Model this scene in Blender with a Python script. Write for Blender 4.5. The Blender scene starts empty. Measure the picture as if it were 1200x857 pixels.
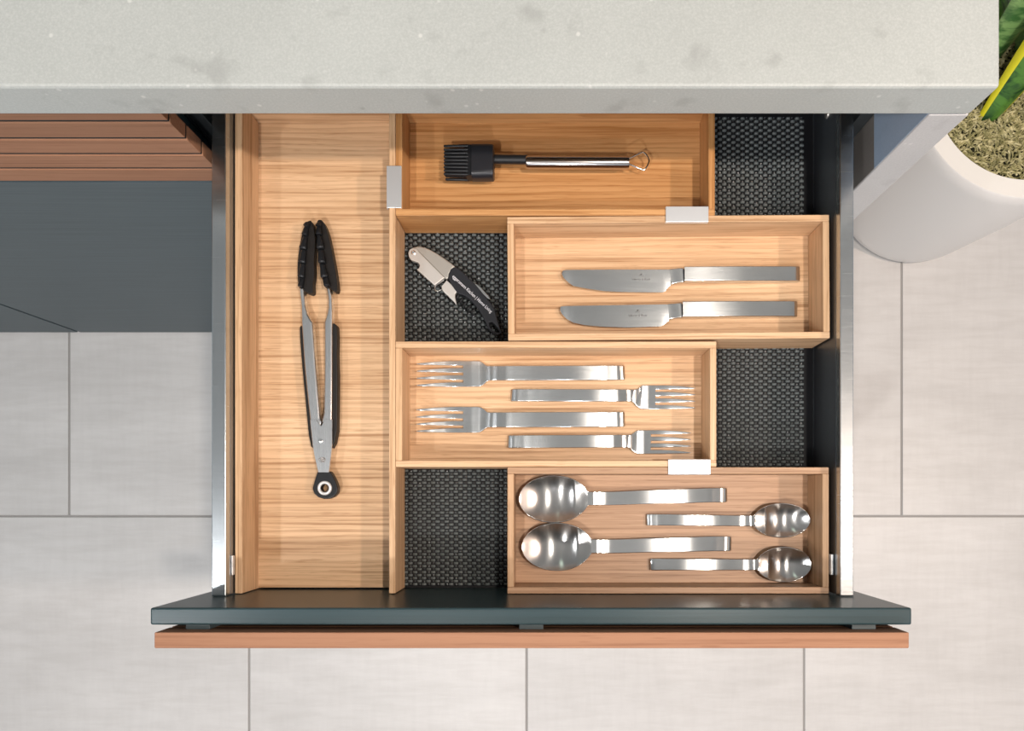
import bpy, bmesh, math, random
from mathutils import Vector, Matrix

R = random.Random(7)
C = bpy.context.scene.collection
SC = bpy.context.scene

# ------------------------------------------------------------------ camera
H = 1.476            # camera height above the floor (m); it looks straight down
F = 800.0            # focal length in pixels of a 1200 px wide frame
NX, NY = 642.0, 585.0
cam_d = bpy.data.cameras.new('camera')
cam_d.sensor_fit = 'HORIZONTAL'
cam_d.sensor_width = 36.0
cam_d.lens = F / 1200.0 * 36.0
cam_d.shift_x = (600.0 - NX) / 1200.0
cam_d.shift_y = (NY - 428.5) / 1200.0
cam_d.clip_start = 0.02
cam_d.dof.use_dof = False
cam = bpy.data.objects.new('camera', cam_d)
cam.location = (0, 0, H)
C.objects.link(cam)
SC.camera = cam

# ------------------------------------------------------------------ world, lamps, exposure
SC.view_settings.view_transform = 'Standard'
SC.view_settings.look = 'None'
SC.view_settings.gamma = 1.0
SC.view_settings.use_curve_mapping = False
SC.view_settings.exposure = -0.22

world = bpy.data.worlds.new('world')
SC.world = world
world.use_nodes = True
bg = world.node_tree.nodes['Background']
bg.inputs['Color'].default_value = (0.84, 0.93, 1.0, 1)
bg.inputs['Strength'].default_value = 0.56

def lamp(name, loc, target, energy, color, size, kind='AREA', spot=None, size_y=None):
    d = bpy.data.lights.new(name, kind)
    d.energy = energy
    d.color = color
    if kind == 'AREA':
        d.shape = 'RECTANGLE' if size_y else 'DISK'
        d.size = size
        if size_y:
            d.size_y = size_y
    else:
        d.shadow_soft_size = size
        if spot:
            d.spot_size = math.radians(spot)
            d.spot_blend = 0.6
    o = bpy.data.objects.new(name, d)
    o.location = loc
    v = Vector(target) - Vector(loc)
    o.rotation_euler = v.to_track_quat('-Z', 'Y').to_euler()
    C.objects.link(o)
    return o

WARM = (1.0, 0.90, 0.80)
NEUT = (1.0, 0.96, 0.92)
lamp('ceiling_spot', (0.52, -0.07, 2.45), (0.10, 0.15, 0.7), 20, WARM, 0.07)
lamp('ceiling_spot', (-0.45, -0.80, 2.45), (-0.15, 0.0, 0.7), 18, NEUT, 0.07)
lamp('ceiling_spot', (1.55, -0.05, 2.45), (1.2, 0.0, 0.0), 27, (1.0, 0.76, 0.61), 0.09)
lamp('ceiling_spot', (-1.30, -0.5, 2.45), (-0.9, -0.3, 0.0), 11, (0.97, 0.98, 1.0), 0.09)
lamp('ceiling_spot', (0.15, -1.75, 2.35), (0.0, 0.35, 0.8), 18, (0.98, 0.96, 1.0), 0.10)  # added fill from the front, brightens counter edge, slats and doors
lamp('ceiling_panel', (-0.3, 2.1, 2.5), (-0.1, 0.6, 0.9), 2.2, (0.80, 1.0, 0.82), 0.3, size_y=1.6)

# ------------------------------------------------------------------ helpers
ORIG = {}
ANISO = []

def at(px, py, z):
    """point at height z seen at that pixel of the photograph"""
    d = H - z
    return Vector(((px - NX) * d / F, (NY - py) * d / F, z))

class MB:
    def __init__(self):
        self.v, self.f, self.m = [], [], []
    def add(self, vs, fs, mi=0):
        n = len(self.v)
        self.v += [tuple(p) for p in vs]
        self.f += [tuple(i + n for i in f) for f in fs]
        self.m += [mi] * len(fs)
    def box(self, x0, x1, y0, y1, z0, z1, mi=0):
        if x0 > x1: x0, x1 = x1, x0
        if y0 > y1: y0, y1 = y1, y0
        vs = [(x0, y0, z0), (x1, y0, z0), (x1, y1, z0), (x0, y1, z0), (x0, y0, z1), (x1, y0, z1), (x1, y1, z1), (x0, y1, z1)]
        self.add(vs, [(3, 2, 1, 0), (4, 5, 6, 7), (0, 1, 5, 4), (1, 2, 6, 5), (2, 3, 7, 6), (3, 0, 4, 7)], mi)
        return self
    def loft(self, rings, closed=True, caps=True):
        n = len(rings[0])
        vs = [p for r in rings for p in r]
        fs = []
        for i in range(len(rings) - 1):
            for j in range(n if closed else n - 1):
                k = (j + 1) % n
                fs.append((i * n + j, i * n + k, (i + 1) * n + k, (i + 1) * n + j))
        if caps:
            fs.append(tuple(reversed(range(n))))
            fs.append(tuple((len(rings) - 1) * n + j for j in range(n)))
        self.add(vs, fs)
        return self
    def prism(self, pts, z0, z1, holes=()):
        bm = bmesh.new()
        loops = [pts] + list(holes)
        edges = []
        for lp in loops:
            vs = [bm.verts.new((p[0], p[1], z1)) for p in lp]
            for i in range(len(vs)):
                edges.append(bm.edges.new((vs[i], vs[(i + 1) % len(vs)])))
        bmesh.ops.triangle_fill(bm, edges=edges, use_beauty=True)
        bm.normal_update()
        for f in bm.faces:
            if f.normal.z < 0:
                f.normal_flip()
        faces = list(bm.faces)
        r = bmesh.ops.extrude_face_region(bm, geom=faces)
        nv = [g for g in r['geom'] if isinstance(g, bmesh.types.BMVert)]
        for v in nv:
            v.co.z = z1
        # the original faces stay at z1 too: move them down
        for f in faces:
            if f.is_valid:
                for v in f.verts:
                    v.co.z = z0
        if not [f for f in faces if f.is_valid]:
            newset = set(nv)
            for v in bm.verts:
                if v not in newset:
                    v.co.z = z0
            bl = [e for e in bm.edges if e.is_boundary]
            bmesh.ops.triangle_fill(bm, edges=bl, use_beauty=True)
        bmesh.ops.recalc_face_normals(bm, faces=bm.faces)
        bm.verts.index_update()
        self.add([v.co[:] for v in bm.verts], [[v.index for v in f.verts] for f in bm.faces])
        bm.free()
        return self
    def tube(self, path, r, n=8, closed=False, rx=None):
        rings = []
        m = len(path)
        path = [Vector(p) for p in path]
        for i, p in enumerate(path):
            if closed:
                t = (path[(i + 1) % m] - path[(i - 1) % m]).normalized()
            else:
                t = (path[min(i + 1, m - 1)] - path[max(i - 1, 0)]).normalized()
            up = Vector((0, 0, 1)) if abs(t.z) < 0.9 else Vector((1, 0, 0))
            a = t.cross(up).normalized()
            b = a.cross(t).normalized()
            rr = r[i] if isinstance(r, (list, tuple)) else r
            rings.append([p + (a * math.cos(2 * math.pi * k / n) + b * math.sin(2 * math.pi * k / n)) * rr for k in range(n)])
        if closed:
            rings.append(rings[0])
        self.loft(rings, True, not closed)
        return self
    def lathe(self, prof, c, n=64):
        rings = [[(c[0] + r * math.cos(2 * math.pi * k / n), c[1] + r * math.sin(2 * math.pi * k / n), z) for k in range(n)] for r, z in prof]
        self.loft(rings, True, True)
        return self

def setp(o, label=None, cat=None, group=None, kind=None):
    if label: o['label'] = label
    if cat: o['category'] = cat
    if group: o['group'] = group
    if kind: o['kind'] = kind
    return o

def root(name, loc, label, cat, group=None):
    o = bpy.data.objects.new(name, None)
    o.empty_display_size = 0.02
    o.location = loc
    C.objects.link(o)
    ORIG[o.name] = Vector(loc)
    return setp(o, label, cat, group)

def obj(name, mb, mats, parent=None, origin=None, bevel=0, seg=2, smooth=None, label=None, kind=None, solid=0, sub=0):
    org = ORIG[parent.name] if parent else Vector(origin or (0, 0, 0))
    me = bpy.data.meshes.new(name)
    me.from_pydata([(Vector(p) - org)[:] for p in mb.v], [], mb.f)
    mats = mats if isinstance(mats, (list, tuple)) else [mats]
    for m in mats:
        me.materials.append(m)
    if any(mb.m):
        me.polygons.foreach_set('material_index', mb.m)
    me.update()
    bm = bmesh.new(); bm.from_mesh(me)
    bmesh.ops.remove_doubles(bm, verts=bm.verts, dist=1e-6)
    bmesh.ops.recalc_face_normals(bm, faces=bm.faces)
    bm.to_mesh(me); bm.free()
    if smooth is not None:
        me.polygons.foreach_set('use_smooth', [True] * len(me.polygons))
        me.set_sharp_from_angle(angle=math.radians(smooth))
    if mats[0] in ANISO:
        uv = me.uv_layers.new(name='UVMap')
        for l in me.loops:
            co = me.vertices[l.vertex_index].co
            uv.data[l.index].uv = (co.y * 10, co.x * 10 + co.z * 0.01)
    o = bpy.data.objects.new(name, me)
    C.objects.link(o)
    if parent:
        o.parent = parent
    else:
        o.location = org
    ORIG[o.name] = org
    if solid:
        s = o.modifiers.new('solid', 'SOLIDIFY'); s.thickness = solid; s.offset = -1
    if bevel:
        b = o.modifiers.new('bevel', 'BEVEL'); b.width = bevel; b.segments = seg; b.limit_method = 'ANGLE'; b.angle_limit = math.radians(40)
    if sub:
        s = o.modifiers.new('sub', 'SUBSURF'); s.levels = sub; s.render_levels = sub
    return setp(o, label, None, None, kind)

# ------------------------------------------------------------------ materials
def mat(name, color=(0.5, 0.5, 0.5), rough=0.5, metal=0.0, spec=None, aniso=0):
    m = bpy.data.materials.new(name)
    m.use_nodes = True
    nt = m.node_tree
    b = nt.nodes['Principled BSDF']
    b.inputs['Base Color'].default_value = (*color, 1)
    b.inputs['Roughness'].default_value = rough
    b.inputs['Metallic'].default_value = metal
    if spec is not None:
        b.inputs['Specular IOR Level'].default_value = spec
    if aniso:
        b.inputs['Anisotropic'].default_value = aniso
    return m, nt, b

def N(nt, t, **kw):
    n = nt.nodes.new(t)
    for k, v in kw.items():
        setattr(n, k, v)
    return n

def coords(nt, scale, rnd=True, rot=(0, 0, 0)):
    tc = N(nt, 'ShaderNodeTexCoord')
    mp = N(nt, 'ShaderNodeMapping')
    mp.inputs['Scale'].default_value = scale
    mp.inputs['Rotation'].default_value = rot
    if rnd:
        oi = N(nt, 'ShaderNodeObjectInfo')
        ml = N(nt, 'ShaderNodeMath', operation='MULTIPLY'); ml.inputs[1].default_value = 37.0
        nt.links.new(oi.outputs['Random'], ml.inputs[0])
        va = N(nt, 'ShaderNodeVectorMath', operation='ADD')
        nt.links.new(tc.outputs['Object'], va.inputs[0])
        nt.links.new(ml.outputs[0], va.inputs[1])
        nt.links.new(va.outputs[0], mp.inputs['Vector'])
    else:
        nt.links.new(tc.outputs['Object'], mp.inputs['Vector'])
    return mp.outputs['Vector']

def noise(nt, vec, scale, detail=4, rough=0.5, dist=0.0):
    n = N(nt, 'ShaderNodeTexNoise')
    n.inputs['Scale'].default_value = scale
    n.inputs['Detail'].default_value = detail
    n.inputs['Roughness'].default_value = rough
    n.inputs['Distortion'].default_value = dist
    nt.links.new(vec, n.inputs['Vector'])
    return n.outputs['Fac']

def ramp(nt, fac, stops):
    r = N(nt, 'ShaderNodeValToRGB')
    els = r.color_ramp.elements
    while len(els) < len(stops):
        els.new(0.5)
    for e, (p, c) in zip(els, stops):
        e.position = p
        e.color = (*c, 1) if len(c) == 3 else c
    nt.links.new(fac, r.inputs['Fac'])
    return r.outputs['Color']

def mix(nt, a, b, fac, mode='MIX'):
    m = N(nt, 'ShaderNodeMix', data_type='RGBA', blend_type=mode)
    for s, v in ((m.inputs[6], a), (m.inputs[7], b), (m.inputs[0], fac)):
        if hasattr(v, 'is_linked'):
            nt.links.new(v, s)
        elif isinstance(v, (int, float)):
            s.default_value = v
        else:
            s.default_value = (*v, 1)
    return m.outputs[2]

def bump(nt, b, h, strength, dist=0.001):
    n = N(nt, 'ShaderNodeBump')
    n.inputs['Strength'].default_value = strength
    n.inputs['Distance'].default_value = dist
    nt.links.new(h, n.inputs['Height'])
    nt.links.new(n.outputs['Normal'], b.inputs['Normal'])

def oak(name, axis, light, dark, line, rough=0.42, cath=0.3):
    m, nt, b = mat(name, light, rough, spec=0.35)
    st = lambda l, w: (l, w, w) if axis == 'x' else (w, l, w)
    broad = noise(nt, coords(nt, st(1.2, 14.0)), 2.0, 3, 0.55, 0.3)
    fine = noise(nt, coords(nt, st(1.3, 100.0)), 3.0, 4, 0.6, 0.2)
    pore = noise(nt, coords(nt, st(14.0, 330.0)), 2.0, 2, 0.6)
    wv = N(nt, 'ShaderNodeTexWave', wave_type='BANDS', bands_direction='Y' if axis == 'x' else 'X', wave_profile='SAW')
    wv.inputs['Scale'].default_value = 7.0
    wv.inputs['Distortion'].default_value = 9.0
    wv.inputs['Detail'].default_value = 3.0
    wv.inputs['Detail Scale'].default_value = 0.8
    nt.links.new(coords(nt, st(0.7, 7.0)), wv.inputs['Vector'])
    c = ramp(nt, broad, [(0.30, dark), (0.68, light)])
    c = mix(nt, c, line, ramp(nt, wv.outputs['Fac'], [(0.45, (0, 0, 0)), (0.95, (cath, cath, cath)), (1.0, (0, 0, 0))]))
    c = mix(nt, c, line, ramp(nt, fine, [(0.34, (0.75, 0.75, 0.75)), (0.42, (0.30, 0.30, 0.30)), (0.52, (0, 0, 0))]))
    c = mix(nt, c, line, ramp(nt, pore, [(0.30, (0.5, 0.5, 0.5)), (0.42, (0, 0, 0))]))
    nt.links.new(c, b.inputs['Base Color'])
    bump(nt, b, fine, 0.10, 0.0005)
    return m

OAK_L, OAK_D, OAK_N = (0.70, 0.475, 0.29), (0.60, 0.38, 0.215), (0.31, 0.155, 0.065)
M = {}
M['oak_x'] = oak('oak_grain_x', 'x', OAK_L, OAK_D, OAK_N)
M['oak_y'] = oak('oak_grain_y', 'y', OAK_L, OAK_D, OAK_N)
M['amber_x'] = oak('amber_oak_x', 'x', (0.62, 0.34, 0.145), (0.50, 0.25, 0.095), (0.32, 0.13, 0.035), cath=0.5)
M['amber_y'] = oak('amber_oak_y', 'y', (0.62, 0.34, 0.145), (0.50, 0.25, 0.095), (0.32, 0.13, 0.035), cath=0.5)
M['brown_x'] = oak('brown_oak_x', 'x', (0.50, 0.315, 0.195), (0.40, 0.235, 0.135), (0.22, 0.11, 0.05))
M['brown_y'] = oak('brown_oak_y', 'y', (0.54, 0.345, 0.205), (0.46, 0.275, 0.15), (0.28, 0.14, 0.06))
M['slat'] = oak('cedar_slat', 'x', (0.335, 0.170, 0.098), (0.275, 0.133, 0.074), (0.22, 0.10, 0.054), 0.75, cath=0.0)

def lacquer(name, color, rough, streak):
    m, nt, b = mat(name, color, rough, spec=0.3)
    v = coords(nt, (2.0, 160.0, 160.0), False)
    n = noise(nt, v, 3.0, 3, 0.6)
    c = ramp(nt, n, [(0.3, tuple(x * (1 - streak) for x in color)), (0.7, tuple(x * (1 + streak) for x in color))])
    nt.links.new(c, b.inputs['Base Color'])
    v3 = coords(nt, (1, 1, 1), False)
    g = noise(nt, v3, 900.0, 2, 0.5)
    bump(nt, b, g, 0.12, 0.0003)
    return m
M['lacquer'] = lacquer('dark_teal_lacquer', (0.024, 0.046, 0.053), 0.30, 0.10)
M['door'] = lacquer('dark_slate_laminate', (0.060, 0.082, 0.092), 0.42, 0.16)
M['black'] = mat('black_gap', (0.008, 0.008, 0.008), 0.7)[0]
M['carcass'] = mat('carcass_board', (0.03, 0.035, 0.037), 0.5)[0]

def stone(name, base, dark, light, rough):
    m, nt, b = mat(name, base, rough)
    v = coords(nt, (1, 1, 1), False)
    cloud = noise(nt, v, 5.0, 4, 0.55, 0.3)
    grain = noise(nt, v, 520.0, 3, 0.7)
    blot = noise(nt, v, 28.0, 3, 0.5)
    c = ramp(nt, cloud, [(0.35, tuple(x * 0.94 for x in base)), (0.65, tuple(min(1, x * 1.04) for x in base))])
    c = mix(nt, c, ramp(nt, grain, [(0.35, dark), (0.52, base), (0.70, light)]), 0.22)
    c = mix(nt, c, dark, ramp(nt, blot, [(0.60, (0, 0, 0)), (0.72, (0.5, 0.5, 0.5))]))
    vo = N(nt, 'ShaderNodeTexVoronoi'); vo.inputs['Scale'].default_value = 38.0
    nt.links.new(v, vo.inputs['Vector'])
    pick = N(nt, 'ShaderNodeSeparateColor'); nt.links.new(vo.outputs['Color'], pick.inputs[0])
    sp = ramp(nt, vo.outputs['Distance'], [(0.07, (1, 1, 1)), (0.13, (0, 0, 0))])
    gate = ramp(nt, pick.outputs[0], [(0.80, (0, 0, 0)), (0.82, (0.55, 0.55, 0.55))])
    c = mix(nt, c, dark, mix(nt, sp, gate, 1.0, 'MULTIPLY'))
    vo2 = N(nt, 'ShaderNodeTexVoronoi'); vo2.inputs['Scale'].default_value = 70.0
    nt.links.new(v, vo2.inputs['Vector'])
    pick2 = N(nt, 'ShaderNodeSeparateColor'); nt.links.new(vo2.outputs['Color'], pick2.inputs[0])
    sp2 = ramp(nt, vo2.outputs['Distance'], [(0.08, (1, 1, 1)), (0.16, (0, 0, 0))])
    gate2 = ramp(nt, pick2.outputs[1], [(0.84, (0, 0, 0)), (0.86, (0.6, 0.6, 0.6))])
    c = mix(nt, c, light, mix(nt, sp2, gate2, 1.0, 'MULTIPLY'))
    nt.links.new(c, b.inputs['Base Color'])
    bump(nt, b, grain, 0.05, 0.0003)
    return m
M['stone'] = stone('pale_grey_stone', (0.400, 0.420, 0.405), (0.27, 0.28, 0.27), (0.60, 0.61, 0.585), 0.6)
M['stone_leg'] = stone('polished_grey_stone', (0.47, 0.465, 0.465), (0.33, 0.32, 0.32), (0.64, 0.63, 0.62), 0.28)

def tile_mat():
    m, nt, b = mat('porcelain_tile', (0.6, 0.59, 0.57), 0.42)
    v = coords(nt, (1.0, 3.2, 1.0))
    a = noise(nt, v, 2.0, 5, 0.6, 0.5)
    v2 = coords(nt, (3.0, 22.0, 1.0))
    s = noise(nt, v2, 3.0, 4, 0.65, 0.3)
    v3 = coords(nt, (22.0, 3.0, 1.0))
    s3 = noise(nt, v3, 3.0, 3, 0.65, 0.3)
    c = ramp(nt, a, [(0.3, (0.57, 0.56, 0.55)), (0.7, (0.67, 0.66, 0.65))])
    c = mix(nt, c, ramp(nt, s, [(0.35, (0.86, 0.85, 0.84)), (0.6, (1, 1, 1))]), 0.45, 'MULTIPLY')
    c = mix(nt, c, ramp(nt, s3, [(0.35, (0.93, 0.93, 0.93)), (0.6, (1, 1, 1))]), 0.4, 'MULTIPLY')
    nt.links.new(c, b.inputs['Base Color'])
    return m
M['tile'] = tile_mat()
M['grout'] = mat('grey_grout', (0.34, 0.33, 0.32), 0.9)[0]
M['plaster'] = mat('ceiling_plaster', (0.72, 0.72, 0.71), 0.9)[0]

def brushed(name, color, rough, sc, amt=0.06, aniso=0.0):
    m, nt, b = mat(name, color, rough, 1.0)
    if aniso:
        b.inputs['Anisotropic'].default_value = aniso
        tg_ = N(nt, 'ShaderNodeTangent', direction_type='UV_MAP', uv_map='UVMap')
        nt.links.new(tg_.outputs[0], b.inputs['Tangent'])
    v = coords(nt, sc)
    n = noise(nt, v, 4.0, 3, 0.6)
    rr = N(nt, 'ShaderNodeMapRange')
    rr.inputs['To Min'].default_value = rough - amt
    rr.inputs['To Max'].default_value = rough + amt
    nt.links.new(n, rr.inputs['Value'])
    nt.links.new(rr.outputs[0], b.inputs['Roughness'])
    c = ramp(nt, n, [(0.3, tuple(x * 0.93 for x in color)), (0.7, color)])
    nt.links.new(c, b.inputs['Base Color'])
    bump(nt, b, n, 0.05, 0.0002)
    return m
M['cutlery'] = brushed('satin_steel_cutlery', (0.72, 0.73, 0.73), 0.19, (8, 260, 8), 0.03, 0.9)
M['bowl'] = brushed('brushed_steel_bowl', (0.60, 0.59, 0.58), 0.20, (260, 8, 8), 0.04, 0.9)
ANISO += [M['cutlery'], M['bowl']]
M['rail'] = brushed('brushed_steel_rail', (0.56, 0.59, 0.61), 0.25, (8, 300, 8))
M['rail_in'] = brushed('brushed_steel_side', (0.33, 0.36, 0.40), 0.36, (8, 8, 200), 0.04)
M['alu'] = mat('anodised_aluminium', (0.80, 0.83, 0.86), 0.42, 0.75)[0]
M['tong'] = brushed('tong_steel', (0.80, 0.81, 0.82), 0.27, (200, 6, 200), 0.02)
M['cork'] = mat('matt_cast_steel', (0.50, 0.48, 0.44), 0.42, 0.7)[0]
M['cork2'] = mat('pale_matt_steel', (0.62, 0.60, 0.57), 0.45, 0.6)[0]
M['chrome'] = mat('bright_steel', (0.75, 0.75, 0.74), 0.12, 1.0)[0]
M['tube'] = brushed('polished_tube_steel', (0.60, 0.57, 0.56), 0.16, (4, 150, 150), 0.03)
M['rubber'] = mat('black_silicone', (0.012, 0.013, 0.015), 0.40, spec=0.3)[0]
M['rubber2'] = mat('dark_soft_grip', (0.014, 0.012, 0.011), 0.5, spec=0.25)[0]
M['plastic'] = mat('charcoal_plastic', (0.018, 0.019, 0.023), 0.34, spec=0.35)[0]
M['white'] = mat('white_print', (0.66, 0.66, 0.70), 0.5)[0]
M['ring'] = mat('pale_eyelet', (0.72, 0.72, 0.72), 0.3, 0.3)[0]
M['mark'] = mat('etched_mark', (0.26, 0.26, 0.26), 0.5, 0.6)[0]
M['liner'] = mat('liner_black', (0.004, 0.004, 0.005), 0.6, spec=0.2)[0]
M['weave'] = mat('liner_weave', (0.092, 0.106, 0.106), 0.36)[0]
M['weave2'] = mat('liner_cross_strand', (0.010, 0.011, 0.012), 0.18)[0]
M['pot'] = mat('white_satin_pot', (0.74, 0.72, 0.70), 0.4)[0]

def moss_mat():
    m, nt, b = mat('dry_moss', (0.3, 0.3, 0.12), 0.8)
    v = coords(nt, (1, 1, 1), False)
    n = noise(nt, v, 120.0, 2, 0.6)
    c = ramp(nt, n, [(0.3, (0.20, 0.19, 0.07)), (0.5, (0.42, 0.38, 0.19)), (0.72, (0.68, 0.62, 0.38))])
    nt.links.new(c, b.inputs['Base Color'])
    return m
M['moss'] = moss_mat()
M['soil'] = mat('dark_soil', (0.035, 0.035, 0.015), 0.9)[0]

def leaf_mat(name, a, d):
    m, nt, b = mat(name, a, 0.32)
    v = coords(nt, (0.6, 0.6, 1.6))
    n = noise(nt, v, 26.0, 3, 0.6, 1.4)
    c = ramp(nt, n, [(0.38, d), (0.56, a)])
    nt.links.new(c, b.inputs['Base Color'])
    return m
M['leaf'] = leaf_mat('banded_leaf', (0.075, 0.20, 0.028), (0.010, 0.045, 0.012))
M['leaf_pale'] = leaf_mat('pale_banded_leaf', (0.24, 0.42, 0.14), (0.06, 0.17, 0.045))
M['leaf_edge'] = mat('yellow_leaf_margin', (0.66, 0.62, 0.02), 0.35)[0]

# ------------------------------------------------------------------ setting: floor with tiles, ceiling
floor = obj('floor', MB().box(-3.5, 4.1, -3.7, 4.8, -0.03, -0.0025), M['grout'], kind='structure')
tx0, tw, g = -1.035, 0.600, 0.0045
def make_tile(w, h):
    mb = MB().box(-w / 2, w / 2, -h / 2, h / 2, -0.0024, 0.0)
    me = bpy.data.meshes.new('tile')
    me.from_pydata(mb.v, [], mb.f)
    me.materials.append(M['tile'])
    return me
tile_me = make_tile(tw - g, 1.2 - g)
yj = -0.037        # joint between the two visible courses
for row in range(-3, 4):
    off = 0.0 if row % 2 == 0 else 0.389
    for col in range(-5, 9):
        cx = tx0 + off + (col + 0.5) * tw
        cy = yj + (row + 0.5) * 1.2
        if cx - .3 < -3.5 or cx + .3 > 4.1:
            continue
        t = bpy.data.objects.new('tile', tile_me)
        t.location = (cx, cy, 0)
        b = t.modifiers.new('bevel', 'BEVEL'); b.width = 0.0008; b.segments = 1
        C.objects.link(t)
        t.parent = floor
ceil = obj('ceiling', MB().box(-3.5, 4.1, -3.7, 4.8, 2.62, 2.66), M['plaster'], kind='structure')

# ------------------------------------------------------------------ stone worktop with waterfall leg
wt = root('countertop', (0, 0.336, 0.879), 'pale grey speckled stone countertop with thick front edge over the open drawer', 'countertop')
LX0, LX1 = 0.3335, 0.3685
obj('slab', MB().box(-1.55, LX1, 0.336, 1.02, 0.8792, 0.920), M['stone'], wt, bevel=0.0025, seg=2)
obj('side_panel', MB().box(LX0, LX1, 0.3362, 1.02, 0.0005, 0.8786), M['stone_leg'], wt, bevel=0.0012, seg=2, label='grey stone end panel running down to the floor')

M['lining'] = stone('blue_grey_lining', (0.36, 0.46, 0.60), (0.28, 0.36, 0.47), (0.46, 0.56, 0.70), 0.3)  # thin tinted sheets paint the reflections on the polished inner leg face
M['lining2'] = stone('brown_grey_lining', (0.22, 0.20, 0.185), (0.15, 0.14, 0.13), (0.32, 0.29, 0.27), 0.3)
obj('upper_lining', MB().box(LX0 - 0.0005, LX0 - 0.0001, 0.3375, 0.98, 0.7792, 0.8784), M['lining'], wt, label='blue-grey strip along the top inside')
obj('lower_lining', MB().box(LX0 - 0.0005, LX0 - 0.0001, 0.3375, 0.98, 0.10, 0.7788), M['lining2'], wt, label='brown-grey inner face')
# ------------------------------------------------------------------ base cabinet
SL = [(0.835, 0.860)] + [(0.835 - 0.0305 * k, 0.8620 - 0.0305 * k) for k in range(1, 5)]
def slat_mb(x0, x1, yb, yf, z0, z1):
    # yb back, yf front (front is -y); a slim bevel along the upper front edge
    mb = MB()
    prof = [(yb, z0), (yf + 0.0012, z0), (yf, z0 + 0.0012), (yf, z1 - 0.0010), (yf + 0.0010, z1), (yb, z1)]
    mb.loft([[(x, y, z) for y, z in prof] for x in (x0, x1)])
    return mb
cab = root('base_cabinet', (-0.9, 0.40, 0), 'dark slate kitchen base cabinet with reddish horizontal wood slats, left of open drawer', 'cabinet')
cm = MB()
cm.box(-1.52, -0.3685, 0.392, 0.98, 0.10, 0.878)
obj('body', cm, M['carcass'], cab)
for nm, bx in (('drawer_cavity_side', (-0.368, -0.352, 0.392, 0.98, 0.10, 0.878)), ('drawer_cavity_side', (0.3185, 0.332, 0.392, 0.98, 0.10, 0.878)),
               ('back_panel', (-0.3519, 0.3184, 0.965, 0.98, 0.10, 0.878)), ('shelf', (-0.3519, 0.3184, 0.392, 0.9649, 0.672, 0.690)), ('base_panel', (-0.3519, 0.3184, 0.392, 0.9649, 0.10, 0.118))):
    obj(nm, MB().box(*bx), M['carcass'], cab)
obj('plinth', MB().box(-1.50, 0.33, 0.41, 0.43, 0.0005, 0.099), M['black'], cab)
fp = obj('front_panel', MB().box(-1.50, -0.3695, 0.3745, 0.3905, 0.706, 0.848), M['lacquer'], cab, bevel=0.001)
for z0, z1 in SL:
    obj('slat', slat_mb(-1.49, -0.3565, 0.3695, 0.3552, z0, z1), M['slat'], fp, bevel=0.0004, seg=1)
for (a0, a1), (b0, b1) in zip(SL, SL[1:]):
    obj('shadow_gap', MB().box(-1.488, -0.3575, 0.3564, 0.3694, b1 + 0.0001, a0 - 0.0001), M['black'], fp)  # black filler paints in the shade between neighbouring slats
for x in (-1.40, -1.0, -0.70, -0.41):
    obj('spacer', MB().box(x, x + 0.02, 0.3697, 0.3743, 0.73, 0.845), M['black'], fp)
for x0, x1 in ((-1.50, -1.0095), (-1.0035, -0.3685), (-0.3645, 0.330)):
    obj('door', MB().box(x0, x1, 0.358, 0.376, 0.010, 0.7055), M['door'], cab, bevel=0.0009)

# ------------------------------------------------------------------ the pulled-out drawer
dr = root('drawer', (-0.015, -0.10, 0.70), 'wide open kitchen drawer with steel side rails and dark teal front', 'drawer')
pn = obj('front_panel', MB().box(-0.366, 0.335, -0.116, -0.1002, 0.702, 0.848), M['lacquer'], dr, bevel=0.0018, seg=3, label='dark teal drawer front')
for i, (z0, z1) in enumerate(SL):
    obj('slat', slat_mb(-0.3552, 0.326, -0.1205, -0.1350, z0, z1), M['slat'], pn, bevel=0.0009, seg=2, label='reddish wood slat' if i == 0 else None)
for px in (231, 622.5, 1013):
    p = at(px, 736, 0.846)
    obj('spacer', MB().box(p.x - 0.0112, p.x + 0.0112, -0.1206, -0.1160, 0.80, 0.845), M['door'], pn, bevel=0.0006)
RZ = 0.776
IL, IR = -0.3302, 0.2997
OL, OR = -0.3448, 0.3137
YF, YB = -0.1000, 0.440
for s, xi, xo in ((-1, IL, OL), (1, IR, OR)):
    a, b_ = min(xi, xo), max(xi, xo)
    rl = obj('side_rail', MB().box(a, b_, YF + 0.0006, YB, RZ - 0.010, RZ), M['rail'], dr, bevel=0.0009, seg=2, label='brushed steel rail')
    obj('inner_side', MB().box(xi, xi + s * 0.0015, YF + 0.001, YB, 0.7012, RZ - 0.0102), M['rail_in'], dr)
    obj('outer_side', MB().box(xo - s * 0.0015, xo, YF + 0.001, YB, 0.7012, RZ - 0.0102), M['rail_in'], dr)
    obj('end_cap', MB().box(a, b_, YF + 0.0001, YF + 0.0006, RZ - 0.0105, RZ + 0.0002), M['door'], rl)
tb = MB().box(IL + 0.0002, IL + 0.0016, -0.0795, -0.0590, 0.7595, 0.7645)
obj('release_tab', tb, M['ring'], dr, bevel=0.0004)
tb = MB().box(IR - 0.0032, IR - 0.0006, -0.0795, -0.0580, 0.745, 0.7615)
obj('release_tab', tb, M['ring'], dr, bevel=0.0004)
sc_ = MB(); p = at(960, 140, 0.735)
sc_.lathe([(0.0005, 0.0), (0.0045, 0.0), (0.004, 0.0015), (0.0005, 0.0018)], (0, 0), 16)
sc_.v = [(IR - 0.0002 - z, p.y + x, 0.745 + y) for x, y, z in sc_.v]
obj('screw', sc_, M['cork'], dr)
obj('bottom', MB().box(IL, IR, YF - 0.0001, YB, 0.7005, 0.7060), M['carcass'], dr)
obj('back', MB().box(OL, OR, YB, YB + 0.012, 0.7005, 0.770), M['rail_in'], dr)

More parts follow.
